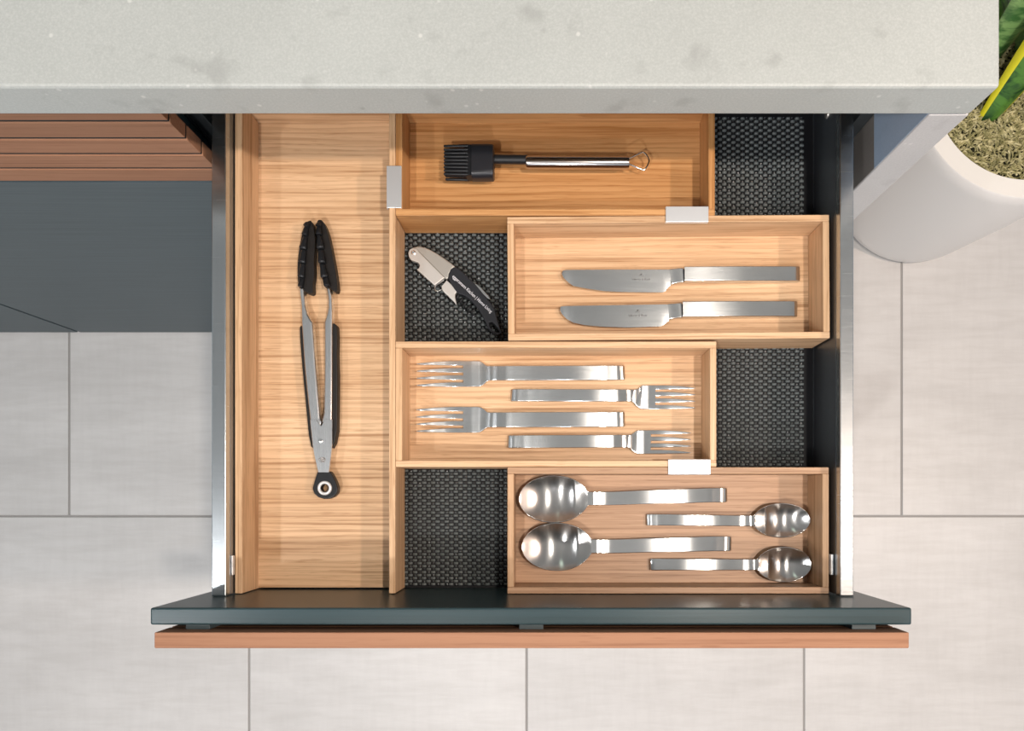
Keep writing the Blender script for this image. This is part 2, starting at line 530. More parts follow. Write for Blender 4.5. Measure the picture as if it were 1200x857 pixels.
# woven anti-slip liner
ln = root('drawer_liner', (-0.015, 0.17, 0.7062), 'black woven-texture anti-slip mat covering the drawer bottom', 'drawer liner')
obj('sheet', MB().box(IL + 0.001, IR - 0.001, YF + 0.0001, YB - 0.003, 0.7062, 0.7074), M['liner'], ln)
cw, ch = 0.00512, 0.00336
nx = int((IR - IL - 0.0125) / cw); ny = int((YB - YF - 0.012) / ch)
wv_ = MB()
x_start, y_start = IL + 0.004, YF + 0.0025
for j in range(ny):
    for i in range(nx):
        cx, cy = x_start + (i + 0.5) * cw, y_start + (j + 0.5) * ch
        if (i + j) % 2 == 0:
            hw, hh, tz = cw * 0.50, ch * 0.44, 0.7094
            jx = R.uniform(-0.0002, 0.0002)
            vs = [(cx + a * hw + jx, cy + b * hh, 0.7073) for a, b in ((-1, -.7), (-.7, -1), (.7, -1), (1, -.7), (1, .7), (.7, 1), (-.7, 1), (-1, .7))]
            vs += [(cx + a * hw * .72 + jx, cy + b * hh * .62, tz) for a, b in ((-1, -1), (1, -1), (1, 1), (-1, 1))]
            fs = [(8, 9, 10, 11), (0, 1, 8), (1, 2, 9, 8), (2, 3, 9), (3, 4, 10, 9), (4, 5, 10), (5, 6, 11, 10), (6, 7, 11), (7, 0, 8, 11)]
            wv_.add(vs, fs, 0)
        else:
            hw, hh, tz = cw * 0.34, ch * 0.55, 0.7089
            vs = [(cx - hw, cy - hh, 0.7073), (cx + hw, cy - hh, 0.7073), (cx + hw, cy + hh, 0.7073), (cx - hw, cy + hh, 0.7073),
                  (cx, cy - hh * .5, tz), (cx, cy + hh * .5, tz)]
            wv_.add(vs, [(0, 1, 4), (1, 2, 5, 4), (2, 3, 5), (3, 0, 4, 5)], 1)
me = bpy.data.meshes.new('weave')
o0 = ORIG[ln.name]
me.from_pydata([(x - o0.x, y - o0.y, z - o0.z) for x, y, z in wv_.v], [], wv_.f)
me.materials.append(M['weave']); me.materials.append(M['weave2'])
me.polygons.foreach_set('material_index', wv_.m)
me.polygons.foreach_set('use_smooth', [True] * len(me.polygons))
wo = bpy.data.objects.new('weave', me); C.objects.link(wo); wo.parent = ln; wo['kind'] = 'stuff'

# ------------------------------------------------------------------ oak organiser boxes
ZT, ZF, ZB = 0.758, 0.7172, 0.7096
def xt(px): return (px - NX) * (H - ZT) / F
def yt(py): return (NY - py) * (H - ZT) / F
YTOP = 0.425
def organiser(name, label, x0, x1, ytop, ybot, tone='oak', t=0.0068, rot=0.0, front=True, tl=None, tr=None, yb=None, group='oak organiser boxes'):
    X0, X1 = xt(x0), xt(x1)
    Y1 = YTOP if ytop is None else yt(ytop)
    Y0 = yt(ybot)
    tl, tr = tl or t, tr or t
    c = Vector(((X0 + X1) / 2, (Y0 + Y1) / 2, ZB))
    r = root(name, c, label, 'organizer box', group)
    r.rotation_euler = (0, 0, math.radians(rot))
    mx, my = M[tone + '_x'], M[tone + '_y']
    yy0 = Y0 + (t if front else 0.0)
    yy1 = Y1 - t
    e = 0.0001
    obj('wall', MB().box(X0, X0 + tl, (yy0 + e) if front else Y0, yy1 - e, ZB, ZT), my, r, bevel=0.0005, seg=1)
    obj('wall', MB().box(X1 - tr, X1, (yy0 + e) if front else Y0, yy1 - e, ZB, ZT), my, r, bevel=0.0005, seg=1)
    obj('wall', MB().box(X0, X1, yy1, Y1, ZB, ZT), mx, r, bevel=0.0005, seg=1)
    if front:
        obj('wall', MB().box(X0, X1, Y0, yy0, ZB, ZT), mx, r, bevel=0.0005, seg=1)
    obj('bottom', MB().box(X0 + tl + e, X1 - tr - e, (yy0 + e) if front else Y0 + 0.001, yy1 - e, ZB + 0.0005, ZF), mx, r)
    return r
organiser('utensil_tray', 'long light oak tray holding the tongs, along the left rail', 275.2, 463.2, None, 695.8, 'oak', tl=0.0076, tr=0.0066, front=False)
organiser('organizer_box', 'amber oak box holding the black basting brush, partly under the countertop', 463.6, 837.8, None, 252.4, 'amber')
organiser('organizer_box', 'light oak box holding the two table knives', 594.9, 972.2, 252.9, 397.6, 'oak', rot=0.42)
organiser('organizer_box', 'oak box holding the four forks in two sizes', 463.6, 839.6, 400.2, 547.4, 'oak')
organiser('organizer_box', 'browner oak box holding the four spoons, against the drawer front', 594.6, 971.4, 547.8, 696.0, 'brown')

def clip(x0, x1, y0, y1, axis, label):
    z = 0.7598
    a, b = at(x0, y1, z), at(x1, y0, z)
    r = root('joining_clip', ((a.x + b.x) / 2, (a.y + b.y) / 2, ZT), label, 'clip', 'aluminium clips joining the oak boxes')
    obj('plate', MB().box(a.x, b.x, a.y, b.y, ZT + 0.0003, z), M['alu'], r, bevel=0.0004)
    if axis == 'y':
        l1 = MB().box(a.x, a.x + 0.0009, a.y, b.y, ZT - 0.003, ZT + 0.0003); l2 = MB().box(b.x - 0.0009, b.x, a.y, b.y, ZT - 0.003, ZT + 0.0003)
    else:
        l1 = MB().box(a.x, b.x, a.y, a.y + 0.0009, ZT - 0.003, ZT + 0.0003); l2 = MB().box(a.x, b.x, b.y - 0.0009, b.y, ZT - 0.003, ZT + 0.0003)
    obj('leg', l1, M['alu'], r); obj('leg', l2, M['alu'], r)
clip(453.0, 470.4, 194.2, 243.6, 'y', 'aluminium clip between the long tray and the brush box')
clip(780.2, 830.4, 241.8, 260.0, 'x', 'aluminium clip between the brush box and the knife box')
clip(783.2, 832.6, 538.6, 556.2, 'x', 'bright aluminium clip between the fork box and the spoon box')

# ------------------------------------------------------------------ cutlery
def bar_ring(p, d, hw, t, r=0.0007, crown=0.0002):
    """cross-section of a flat bar at point p (centre, underside z) across direction d"""
    s = Vector((-d.y, d.x, 0)).normalized()
    u = s.cross(Vector(d)).normalized()
    if u.z < 0: u = -u
    r = min(r, t * 0.45, hw * 0.5)
    pts = [(-hw + r, 0), (-hw, r), (-hw, t - r), (-hw + r * .35, t - r * .3), (-hw + r, t), (-hw + 1.6 * r, t), (0, t), (hw - 1.6 * r, t), (hw - r, t), (hw - r * .35, t - r * .3), (hw, t - r), (hw, r), (hw - r, 0)]
    return [Vector(p) + s * a + u * b for a, b in pts]

def catmull(pts, n):
    out = []
    P = [pts[0]] + list(pts) + [pts[-1]]
    for i in range(1, len(P) - 2):
        for k in range(n):
            t = k / n
            a, b, c, d = P[i - 1], P[i], P[i + 1], P[i + 2]
            out.append(tuple(0.5 * ((2 * b[j]) + (-a[j] + c[j]) * t + (2 * a[j] - 5 * b[j] + 4 * c[j] - d[j]) * t * t + (-a[j] + 3 * b[j] - 3 * c[j] + d[j]) * t ** 3) for j in range(len(b))))
    out.append(tuple(pts[-1]))
    return out

def strip(st, n=5, crown=0.0002, lin=False):
    """st: (px, py centre, half width px, z above box floor mm, thickness mm)"""
    S = st
    if not lin:
        S = []
        for q_, w in enumerate(catmull(st, n)):
            i_, k_ = min(q_ // n, len(st) - 2), (q_ - min(q_ // n, len(st) - 2) * n) / n
            a_, b_ = st[i_], st[i_ + 1]
            S.append((a_[0] + (b_[0] - a_[0]) * k_,) + tuple(min(max(w[j], min(a_[j], b_[j])), max(a_[j], b_[j])) for j in range(1, 5)))
    pts, rings = [], []
    for px, py, hw, z, t in S:
        q = at(px, py, ZF + z / 1000.0)
        pts.append((q, hw * (H - q.z) / F, t / 1000.0))
    for i, (q, hw, t) in enumerate(pts):
        d = pts[min(i + 1, len(pts) - 1)][0] - pts[max(i - 1, 0)][0]
        lim = 0.3 * math.hypot(d.x, d.y)
        d.z = max(-lim, min(lim, d.z))
        if i > len(pts) - 5:
            d.z = 0
        d.normalize()
        rings.append(bar_ring(q, d, hw, t, crown=crown))
    return MB().loft(rings)

def fork(label, tip, gap, sh, neck, end, y, yend, hw_head, hw_han, s, y_head=None, group=None):
    """pixel x of: tine tips, slot ends, shoulder, neck, handle end;  s=+1 handle to the right"""
    yh = y_head if y_head is not None else y
    base = at((tip + end) / 2, (y + yend) / 2, ZF + 0.0002)
    r = root('table_fork', base, label, 'fork', group)
    L = end - neck
    hz = [(neck, y, hw_han * 1.0, 2.6, 1.9), (neck + L * .05, y, hw_han, 4.0, 2.3), (neck + L * .12, y, hw_han, 5.6, 2.5), (neck + L * .35, (y * .7 + yend * .3), hw_han, 7.2, 2.6), (neck + L * .6, y * .4 + yend * .6, hw_han, 7.0, 2.7),
          (neck + L * .85, y * .15 + yend * .85, hw_han, 4.6, 2.9), (neck + L * .955, yend, hw_han, 2.8, 2.9), (neck + L * .985, yend, hw_han * .985, 1.6, 2.7), (end, yend, hw_han * .93, 0.6, 1.5)]
    obj('handle', strip(hz, 5), M['cutlery'], r, smooth=40)
    d = neck - sh
    hd = [(gap, yh, hw_head, 1.2, 1.5), (gap + (sh - gap) * .5, yh, hw_head, 0.5, 1.6), (sh, yh, hw_head * .985, 0.5, 1.7), (sh + d * .35, yh * .8 + y * .2, hw_head * .83, 0.9, 1.8), (sh + d * .65, yh * .4 + y * .6, hw_head * .62, 1.5, 1.9), (neck, y, hw_han, 2.6, 1.9)]
    obj('head', strip(hd, 5), M['cutlery'], r, smooth=40)
    w = hw_head * 2
    tw_ = w * 0.185
    pitch = (w - tw_) / 3
    for k in range(4):
        yc = yh - hw_head + tw_ / 2 + pitch * k
        T = tip - gap
        tz = [(gap, yc, tw_ / 2, 1.2, 1.5), (gap + T * .25, yc, tw_ / 2 * 0.98, 2.6, 1.4), (gap + T * .6, yc + 0.2, tw_ / 2 * .74, 6.2, 1.2), (gap + T * .9, yc + 0.7, tw_ / 2 * .42, 9.6, 0.9), (tip, yc + 0.8, tw_ / 2 * .16, 10.8, 0.5)]
        obj('tine', strip(tz, 4, crown=0.0001), M['cutlery'], r, smooth=50)
    return r
G = 'steel cutlery in the oak boxes'
fork('large steel fork, upper of the two whose tines point left', 488.5, 543, 562, 575.5, 732, 437.6, 437.3, 15.4, 8.7, 1, 438.4, group='large table forks')
fork('large steel fork, lower of the two whose tines point left', 488.5, 543, 562, 575.5, 732, 492.3, 491.9, 15.4, 8.9, 1, 492.2, group='large table forks')
fork('small steel fork, upper of the two whose tines point right', 814.5, 768, 752, 740.5, 598.8, 463.8, 463.6, 14.2, 7.3, -1, 465.8, group='small dessert forks')
fork('small steel fork, lower of the two whose tines point right', 809.5, 762.5, 747, 735, 594.8, 517.4, 518.0, 14.2, 7.6, -1, 518.4, group='small dessert forks')

def spoon(label, tip, join, end, yb, y, yend, hw_bowl, hw_han, group, rim=9.0, depth=8.6, peak=0.47):
    base = at((tip + end) / 2, (yb + yend) / 2, ZF + 0.0002)
    r = root('spoon', base, label, 'spoon', group)
    s = 1 if end > join else -1
    L = end - join
    hz = [(join - s * 1.0, y, hw_han, 8.2, 1.6), (join + L * .03, y, hw_han, 8.2, 1.9), (join + L * .08, y, hw_han, 7.0, 2.2), (join + L * .15, y, hw_han, 6.4, 2.4), (join + L * .4, y * .6 + yend * .4, hw_han * 1.02, 7.6, 2.6),
          (join + L * .7, y * .3 + yend * .7, hw_han * 1.04, 6.8, 2.7), (join + L * .88, yend, hw_han * 1.06, 4.6, 2.8), (join + L * .955, yend, hw_han * 1.06, 3.0, 2.8), (join + L * .985, yend, hw_han * 1.04, 1.8, 2.6), (end, yend, hw_han * .98, 0.8, 1.5)]
    obj('handle', strip(hz, 5), M['cutlery'], r, smooth=40)
    nu, nv = 44, 22
    B = tip - join
    grid = []
    for i in range(nu + 1):
        a = i / nu
        u = 0.5 - 0.5 * math.cos(math.pi * a)
        p_ = 0.50
        e_ = math.sqrt(max(0, 1 - ((u - p_) / (p_ if u < p_ else 1 - p_)) ** 2)) * hw_bowl
        if u < 0.35:
            k = max(0.0, 1 - u / 0.35)
            hh = hw_han * (k ** 0.25 if k > 0 else 0)
            hw = (e_ ** 3 + hh ** 3) ** (1 / 3)
        else:
            hw = e_
        px = join + B * u
        rz = 8.2 + (rim - 8.2) * min(1, u * 5) - 2.0 * math.sin(math.pi * u)
        shape = (math.sin(math.pi * u ** 0.95) ** 1.05 if 0 < u < 1 else 0)
        pc = y + (yb - y) * min(1, u * 3)
        row = []
        for j in range(nv + 1):
            v = -1 + 2 * j / nv
            vv = math.sin(v * math.pi / 2)
            zz = rz - (depth - 2.0 + 0.0) * shape * (1 - abs(vv) ** 2.2)
            row.append(at(px, pc + hw * vv, ZF + (zz + 1.2) / 1000.0))
        grid.append(row)
    mb = MB()
    vs = [p for row in grid for p in row]
    fs = []
    for i in range(nu):
        for j in range(nv):
            q = i * (nv + 1) + j
            fs.append((q, q + 1, q + nv + 2, q + nv + 1))
    mb.add(vs, fs)
    me_o = obj('bowl', mb, M['bowl'], r, smooth=60)
    me = me_o.data
    # make sure the surface faces up before thickening
    if sum(p.normal.z for p in me.polygons) < 0:
        me.flip_normals()
    sm = me_o.modifiers.new('solid', 'SOLIDIFY'); sm.thickness = 0.0012; sm.offset = -1
    rimp = [grid[i][0] for i in range(3, nu)] + [grid[nu][nv // 2]] + [grid[i][nv] for i in range(nu - 1, 2, -1)]
    return r
spoon('large steel tablespoon, upper of the two with the bowl at left', 608.3, 689.5, 851.5, 585.0, 584.3, 580.4, 27.2, 8.1, 'tablespoons', rim=12.5, depth=12.0)
spoon('large steel tablespoon, lower of the two with the bowl at left', 611.7, 693.5, 856.5, 641.2, 640.4, 637.3, 27.6, 8.3, 'tablespoons', rim=12.5, depth=12.0)
spoon('small steel teaspoon, upper of the two with the bowl at right', 949.3, 883.5, 756.8, 610.0, 610.4, 609.3, 19.6, 6.4, 'teaspoons', rim=12.0, depth=10.4)
spoon('small steel teaspoon, lower of the two with the bowl at right', 950.8, 887.5, 761.0, 661.8, 661.9, 661.6, 20.2, 6.6, 'teaspoons', rim=12.0, depth=10.4)

def text_part(name, body, size, loc, rotz, material, parent, extrude=0.00004, xs=1.0, bold=0.0):
    cu = bpy.data.curves.new(name, 'FONT')
    cu.body = body; cu.size = size; cu.extrude = extrude
    cu.align_x = 'CENTER'; cu.align_y = 'CENTER'
    cu.resolution_u = 3; cu.offset = size * bold
    to = bpy.data.objects.new(name + '_tmp', cu)
    C.objects.link(to)
    bpy.context.view_layer.update()
    me = bpy.data.meshes.new_from_object(to.evaluated_get(bpy.context.evaluated_depsgraph_get()))
    bpy.data.objects.remove(to)
    o = bpy.data.objects.new(name, me)
    me.materials.clear(); me.materials.append(material)
    C.objects.link(o)
    o.parent = parent
    o.location = Vector(loc) - ORIG[parent.name]
    o.rotation_euler = (0, 0, rotz)
    o.scale = (xs, 1, 1)
    return o

def knife(label, outline, bol, han, mark):
    xs_ = [p[0] for p in outline]
    base = at((min(xs_) + han[1]) / 2, han[2], ZF + 0.0002)
    r = root('table_knife', base, label, 'knife', 'table knives in the oak box')
    zt = ZF + 0.0075
    # blade: spine on the upper edge, thin cutting edge below; lofted as slices
    top = [p for p in outline if p[2] == 't']; bot = [p for p in outline if p[2] == 'b']
    def interp(L, x):
        L = sorted(L)
        if x <= L[0][0]: return L[0][1]
        for a, b in zip(L, L[1:]):
            if a[0] <= x <= b[0]:
                k = (x - a[0]) / max(1e-6, b[0] - a[0])
                return a[1] + (b[1] - a[1]) * k
        return L[-1][1]
    x0, x1 = min(xs_), max(xs_)
    rings = []
    n = 60
    for i in range(n + 1):
        k = i / n
        x = x0 + 0.05 + (x1 - x0 - 0.05) * (k ** 1.5)
        ya, yb_ = interp(top, x), interp(bot, x)
        if yb_ - ya < 0.25: yb_ = ya + 0.25
        # gently arched lengthwise so that highlights fall as narrow bars
        zc = ZF + 0.0042 + 0.0034 * math.sin(math.pi * 0.5 * k) + 0.0006 * math.sin(5.5 * k)
        th = 0.0017
        a, b = at(x, ya, zc + th), at(x, yb_, zc + th)
        m = a.lerp(b, 0.5); m.z += 0.0002
        m1 = a.lerp(b, 0.15); m1.z += 0.0001
        lo = [Vector((b.x, b.y, zc + th - 0.0005)), Vector((m.x, m.y, zc)), Vector((a.x, a.y, zc))]
        rings.append([a, m1, m, Vector((b.x, b.y, zc + th - 0.0002))] + lo)
    obj('blade', MB().loft(rings), M['cutlery'], r, smooth=30)
    # bolster
    bx0, bx1, yc0, hw0, yc1, hw1 = bol
    obj('bolster', strip([(bx0, yc0, hw0, 6.8, 2.6), ((bx0 + bx1) / 2 - 1, yc0 * .5 + yc1 * .5, hw0 * .5 + hw1 * .5 - .2, 5.6, 4.2), (bx1 - 1.5, yc1, hw1, 4.6, 5.6), (bx1, yc1, hw1 - .3, 4.2, 6.2)], 4), M['cutlery'], r, smooth=40)
    hx0, hx1, hy, hh = han
    Lh = hx1 - hx0
    obj('handle', strip([(hx0, hy, hh - .3, 3.6, 6.4), (hx0 + 1, hy, hh, 3.2, 7.2), (hx0 + Lh * .2, hy, hh, 2.6, 8.0), (hx0 + Lh * .5, hy, hh, 1.8, 8.6), (hx0 + Lh * .8, hy, hh, 0.9, 8.6), (hx0 + Lh * .93, hy, hh, 0.5, 8.4), (hx1 - 3.2, hy, hh, 0.5, 8.0), (hx1 - 1.0, hy, hh * .98, 0.5, 7.2), (hx1, hy, hh * .92, 0.5, 5.6)], 5), M['cutlery'], r, smooth=40)
    if mark:
        zz = ZF + 0.0042 + 0.0034 * math.sin(math.pi * .5 * .75) + 0.0024
        q = at(mark[0], mark[1], zz + 0.0002)
        text_part('etched_text', 'Villeroy & Boch', 0.0032, q, 0, M['mark'], r)
        q = at(mark[0], mark[1] - 4.6, zz + 0.0002)
        em = MB()
        for k in range(3):
            em.box(q.x - 0.0024 + k * 0.0018, q.x - 0.0012 + k * 0.0018, q.y - 0.0003, q.y + 0.0002, q.z, q.z + 0.00004)
        em.box(q.x - 0.0006, q.x + 0.0006, q.y + 0.0006, q.y + 0.0018, q.z, q.z + 0.00004)
        em.box(q.x - 0.0012, q.x + 0.0012, q.y + 0.0009, q.y + 0.0013, q.z, q.z + 0.00004)
        obj('etched_emblem', em, M['mark'], r)
knife('steel table knife nearer the countertop, upper of the two',
      [(658, 320, 't'), (659.5, 317.3, 't'), (663, 316.4, 't'), (720, 316.0, 't'), (786, 316.0, 't'),
       (658, 320.5, 'b'), (660.5, 325.5, 'b'), (666, 331, 'b'), (672, 335.2, 'b'), (690, 338.6, 'b'), (708, 341.2, 'b'), (730, 342.3, 'b'), (777, 342.6, 'b'), (780, 341.6, 'b'), (783.5, 336, 'b'), (786, 334.5, 'b')],
      (785, 799.5, 325.0, 9.0, 324.2, 8.3), (799.5, 935.3, 323.3, 8.5), (751.5, 327.2))
knife('steel table knife nearer the forks, lower of the two',
      [(656, 361.5, 't'), (657, 359.4, 't'), (661, 358.8, 't'), (720, 357.8, 't'), (783, 356.8, 't'),
       (656, 363, 'b'), (658.5, 368, 'b'), (664, 373.8, 'b'), (672, 378.2, 'b'), (685, 381.0, 'b'), (704, 382.8, 'b'), (735, 383.8, 'b'), (775, 382.6, 'b'), (779, 380.5, 'b'), (781.5, 377.5, 'b'), (784, 375.8, 'b')],
      (783, 797.5, 366.0, 9.2, 365.2, 8.5), (797.5, 932.3, 364.2, 8.9), (747.5, 369.6))

# ------------------------------------------------------------------ basting brush
zc = ZF + 0.0185
br = root('basting_brush', at(640, 187, ZF + 0.0002), 'basting brush with black silicone head and round steel handle', 'brush')
def rrect_ring(x, yc, hw, zc_, hz, r, n=5):
    out = []
    for cx, cz, a0 in ((hw - r, hz - r, 0), (-hw + r, hz - r, 90), (-hw + r, -hz + r, 180), (hw - r, -hz + r, 270)):
        for k in range(n + 1):
            a = math.radians(a0 + 90 * k / n)
            out.append((x, yc + cx + r * math.cos(a), zc_ + cz + r * math.sin(a)))
    return out
hd0, hd1 = at(552.5, 186.8, zc + .008), at(578.3, 186.8, zc + .008)
yc = hd0.y
mb = MB().loft([rrect_ring(hd0.x, yc, 0.0183, zc, 0.0095, 0.006), rrect_ring(hd1.x - 0.006, yc, 0.0183, zc, 0.0105, 0.007), rrect_ring(hd1.x - 0.0008, yc, 0.0180, zc, 0.0102, 0.007), rrect_ring(hd1.x, yc, 0.0165, zc, 0.009, 0.006)])
obj('collar', mb, M['plastic'], br, smooth=35, bevel=0)
cx_ = MB().box(hd0.x - 0.006, hd0.x + 0.002, yc - 0.0165, yc + 0.0165, zc - 0.007, zc + 0.007)
obj('bristle_base', cx_, M['rubber'], br)
b0 = at(519.8, 187.5, zc + .008).x
for row in range(3):
    nb = 9 if row != 1 else 8
    for k in range(nb):
        yy = yc + (k - (nb - 1) / 2) * 0.00385
        z_ = zc + (1 - row) * 0.0062
        fan = 1.0 - 0.04
        p0 = (hd0.x - 0.004, yy, z_); p1 = (b0, yc + (yy - yc) * 0.97, z_)
        obj('bristle', MB().tube([p0, ((p0[0] + p1[0]) / 2, (p0[1] + p1[1]) / 2, z_), (p1[0] + 0.001, p1[1], z_), p1], [0.0017, 0.0016, 0.0015, 0.001], 8), M['rubber'], br, smooth=60)
n0, n1 = at(577.5, 186.8, zc), at(618, 187.2, zc)
obj('neck', MB().tube([n0, n1], 0.0048, 16), M['rubber'], br, smooth=60)
t0, t1 = at(616.2, 187.2, zc + .006), at(738.2, 187.6, zc + .006)
t0.z = t1.z = zc
yv = t0.y
path = [t0, t0 + Vector((0.0008, 0, 0)), t0 + Vector((0.003, 0, 0)), t1 - Vector((0.003, 0, 0)), t1 - Vector((0.0006, 0, 0)), t1]
obj('handle', MB().tube(path, [0.0060, 0.0067, 0.0068, 0.0068, 0.0064, 0.0050], 32), M['tube'], br, smooth=45)
lp = [(737, 186), (741, 184), (752, 178.8), (754.5, 179), (757.5, 181.5), (760, 186), (760.6, 189), (758.5, 194.5), (755, 199), (752.5, 198.8), (741, 194), (737, 192)]
lpp = [at(x, y, zc - 0.001) for x, y in lp]
obj('hanging_loop', MB().tube([Vector(q) for q in catmull([tuple(p) for p in lpp], 4)], 0.0009, 8), M['chrome'], br, smooth=60)

# ------------------------------------------------------------------ tongs
zt = ZF + 0.0155
tg = root('kitchen_tongs', at(372, 420, ZF + 0.0002), 'steel kitchen tongs with black silicone tips and grips, lying in the long tray', 'tongs')
def poly(pts, z):
    return [at(x, y, z)[:2] for x, y in pts]
def smooth_poly(pts, z, n=4):
    q = catmull([tuple(p) for p in pts + [pts[0]]], n)[:-1]
    return [at(x, y, z)[:2] for x, y in q]
armL = [(350.5, 337), (355.5, 337), (356.2, 346), (357.5, 358), (360, 368), (364.2, 375.5), (365.5, 377.5), (366, 382), (369.5, 430), (374.5, 490), (376.5, 497), (370, 505), (363.5, 496), (360.5, 470), (356.5, 430), (353.0, 378), (352.5, 355)]
armR = [(382.2, 336), (386.2, 337), (388.6, 348), (389.3, 365), (389.2, 400), (389.2, 440), (388.8, 500), (384, 505), (379, 499), (376.8, 493), (379.4, 482), (380.2, 430), (380.1, 378), (382.5, 370), (384.4, 360), (384.2, 349)]
obj('arm', MB().prism(poly(armL, zt), zt - 0.011, zt), M['tong'], tg, bevel=0.0019, seg=4)
obj('arm', MB().prism(poly(armR, zt), zt - 0.011, zt), M['tong'], tg, bevel=0.0019, seg=4)
hole = [(377.6 + 3.9 * math.cos(a), 539 + 2.9 * math.sin(a)) for a in [2 * math.pi * k / 14 for k in range(14)]]
plate = [(363.3, 492), (370.4, 492), (376.5, 499.3), (381.5, 491), (389.3, 492), (389.2, 522), (388.0, 533), (385.5, 554), (373.0, 554), (368.2, 533), (366.5, 522)]
obj('hinge_plate', MB().prism(poly(plate, zt + .0005), zt - 0.0005, zt + 0.0009, [poly(hole, zt + .0005)]), M['tong'], tg, bevel=0.0003, seg=1)
obj('lock_channel', MB().prism(poly([(366, 500), (388, 500), (387.5, 526), (386, 540), (384.5, 554), (374, 554), (370, 540), (367, 524)], zt - .006), zt - 0.0125, zt - 0.0095), M['tong'], tg)
q = at(375.4, 517, zt + .0015)
obj('rivet', MB().lathe([(0.0026, zt + 0.0009), (0.0024, zt + 0.0016), (0.0012, zt + 0.0021)], (q.x, q.y), 16), M['chrome'], tg, smooth=50)
gripL = [(351.4, 383.5), (353.3, 381), (355.5, 400), (358.5, 430), (362, 470), (365.0, 500), (368.0, 526), (364.8, 524), (361.8, 510), (358.0, 470), (354.2, 430), (352.2, 405)]
gripR = [(389.0, 380), (391.5, 378.5), (395.0, 382), (395.6, 400), (395.2, 415), (395.8, 440), (395.6, 480), (395.2, 505), (392.4, 519), (388.8, 526), (388.8, 500), (389.2, 440)]
obj('grip', MB().prism(poly(gripL, zt - .003), zt - 0.0125, zt - 0.0022), M['rubber2'], tg, bevel=0.001, seg=2)
obj('grip', MB().prism(poly(gripR, zt - .003), zt - 0.0130, zt - 0.0022), M['rubber2'], tg, bevel=0.0014, seg=2)
# silicone jaws: a thin blade flank and a scalloped row of pads
def jaw(flank, pads, sgn):
    j = obj('jaw', MB().prism(smooth_poly(flank, zt - .002, 3), zt - 0.0135, zt - 0.0035), M['rubber2'], tg, bevel=0.0016, seg=2, smooth=None)
    for (x0, y0, x1, y1, w0, w1) in pads:
        a0, a1 = at(x0, y0, zt + .001), at(x1, y1, zt + .001)
        sc1 = (H - zt) / F
        d = (a1 - a0).normalized(); s = Vector((-d.y, d.x, 0))
        rings = []
        for k, (w, zz) in enumerate(((w0 * .8, -0.0010), (w0, 0.0002), (w0 * .6 + w1 * .4, 0.0016), (w1, 0.0030), (w1 * .98, 0.0020), (w1 * .8, 0.0))):
            tt = (0, .06, .4, .88, .98, 1.0)[k]
            c = a0.lerp(a1, tt)
            hw = w * sc1
            rings.append([c + s * hw + Vector((0, 0, -0.009)), c + s * hw + Vector((0, 0, zz - 0.0013)), c + s * hw * .45 + Vector((0, 0, zz)), c - s * hw * .45 + Vector((0, 0, zz)), c - s * hw + Vector((0, 0, zz - 0.0013)), c - s * hw + Vector((0, 0, -0.009))])
        obj('pad', MB().loft(rings), M['rubber'], j, smooth=35)
    return j
jaw([(359.5, 259), (363.5, 258), (366, 263), (368.0, 275), (368.2, 290), (367.0, 305), (367.6, 320), (365.8, 332), (366.2, 341), (363, 343.5), (357, 341), (350, 337), (348, 322), (348.8, 300), (352, 280), (355.5, 266)],
    [(360.5, 260, 358.2, 265.5, 2.6, 3.0), (358.6, 265, 356.8, 276, 2.4, 3.0), (357.2, 276, 354.8, 292, 2.2, 3.8), (355.2, 292, 353.8, 308.5, 2.6, 3.8), (354.2, 308.5, 352.6, 325.5, 2.6, 3.6), (352.8, 325.5, 351.8, 336.5, 3.0, 2.4)], 1)
jaw([(371.0, 259), (373, 257), (377, 258), (381.5, 266), (385.5, 280), (389.5, 300), (392.8, 318), (394.8, 332), (394.6, 340), (391.5, 341), (386, 337), (380.5, 334), (377.8, 328), (374, 312), (371.6, 290), (370.6, 272)],
    [(373.5, 260, 373, 265, 2.4, 2.8), (373, 265, 373.6, 275, 2.4, 3.0), (373.4, 275, 375.6, 291.5, 2.2, 4.0), (375.4, 292, 377.2, 308.5, 2.6, 3.8), (376.8, 309, 380.2, 325.5, 2.6, 3.8), (380.4, 325.5, 383.4, 335.5, 3.2, 3.0)], -1)
# hanging tab with eyelet
tab = [(372.2, 552.5), (386.6, 552.5), (389.5, 557), (393.5, 565), (395.8, 572), (395.2, 577.5), (391.5, 582), (386, 584.6), (379.5, 585), (373, 583), (368.2, 579), (366.0, 573), (368.0, 565), (370.5, 557)]
ec = (380.6, 572.2)
hl = [(ec[0] + 4.6 * math.cos(2 * math.pi * k / 20), ec[1] + 4.6 * math.sin(2 * math.pi * k / 20)) for k in range(20)]
tz = zt - 0.002
obj('pull_tab', MB().prism(poly(tab, tz), tz - 0.010, tz, [poly(hl, tz)]), M['rubber'], tg, bevel=0.0012, seg=3)
e = at(ec[0], ec[1], tz)
obj('eyelet', MB().tube([(e.x + 0.0062 * math.cos(2 * math.pi * k / 28), e.y + 0.0062 * math.sin(2 * math.pi * k / 28), tz + 0.0002) for k in range(28)], 0.0018, 8, closed=True), M['ring'], tg, smooth=60)

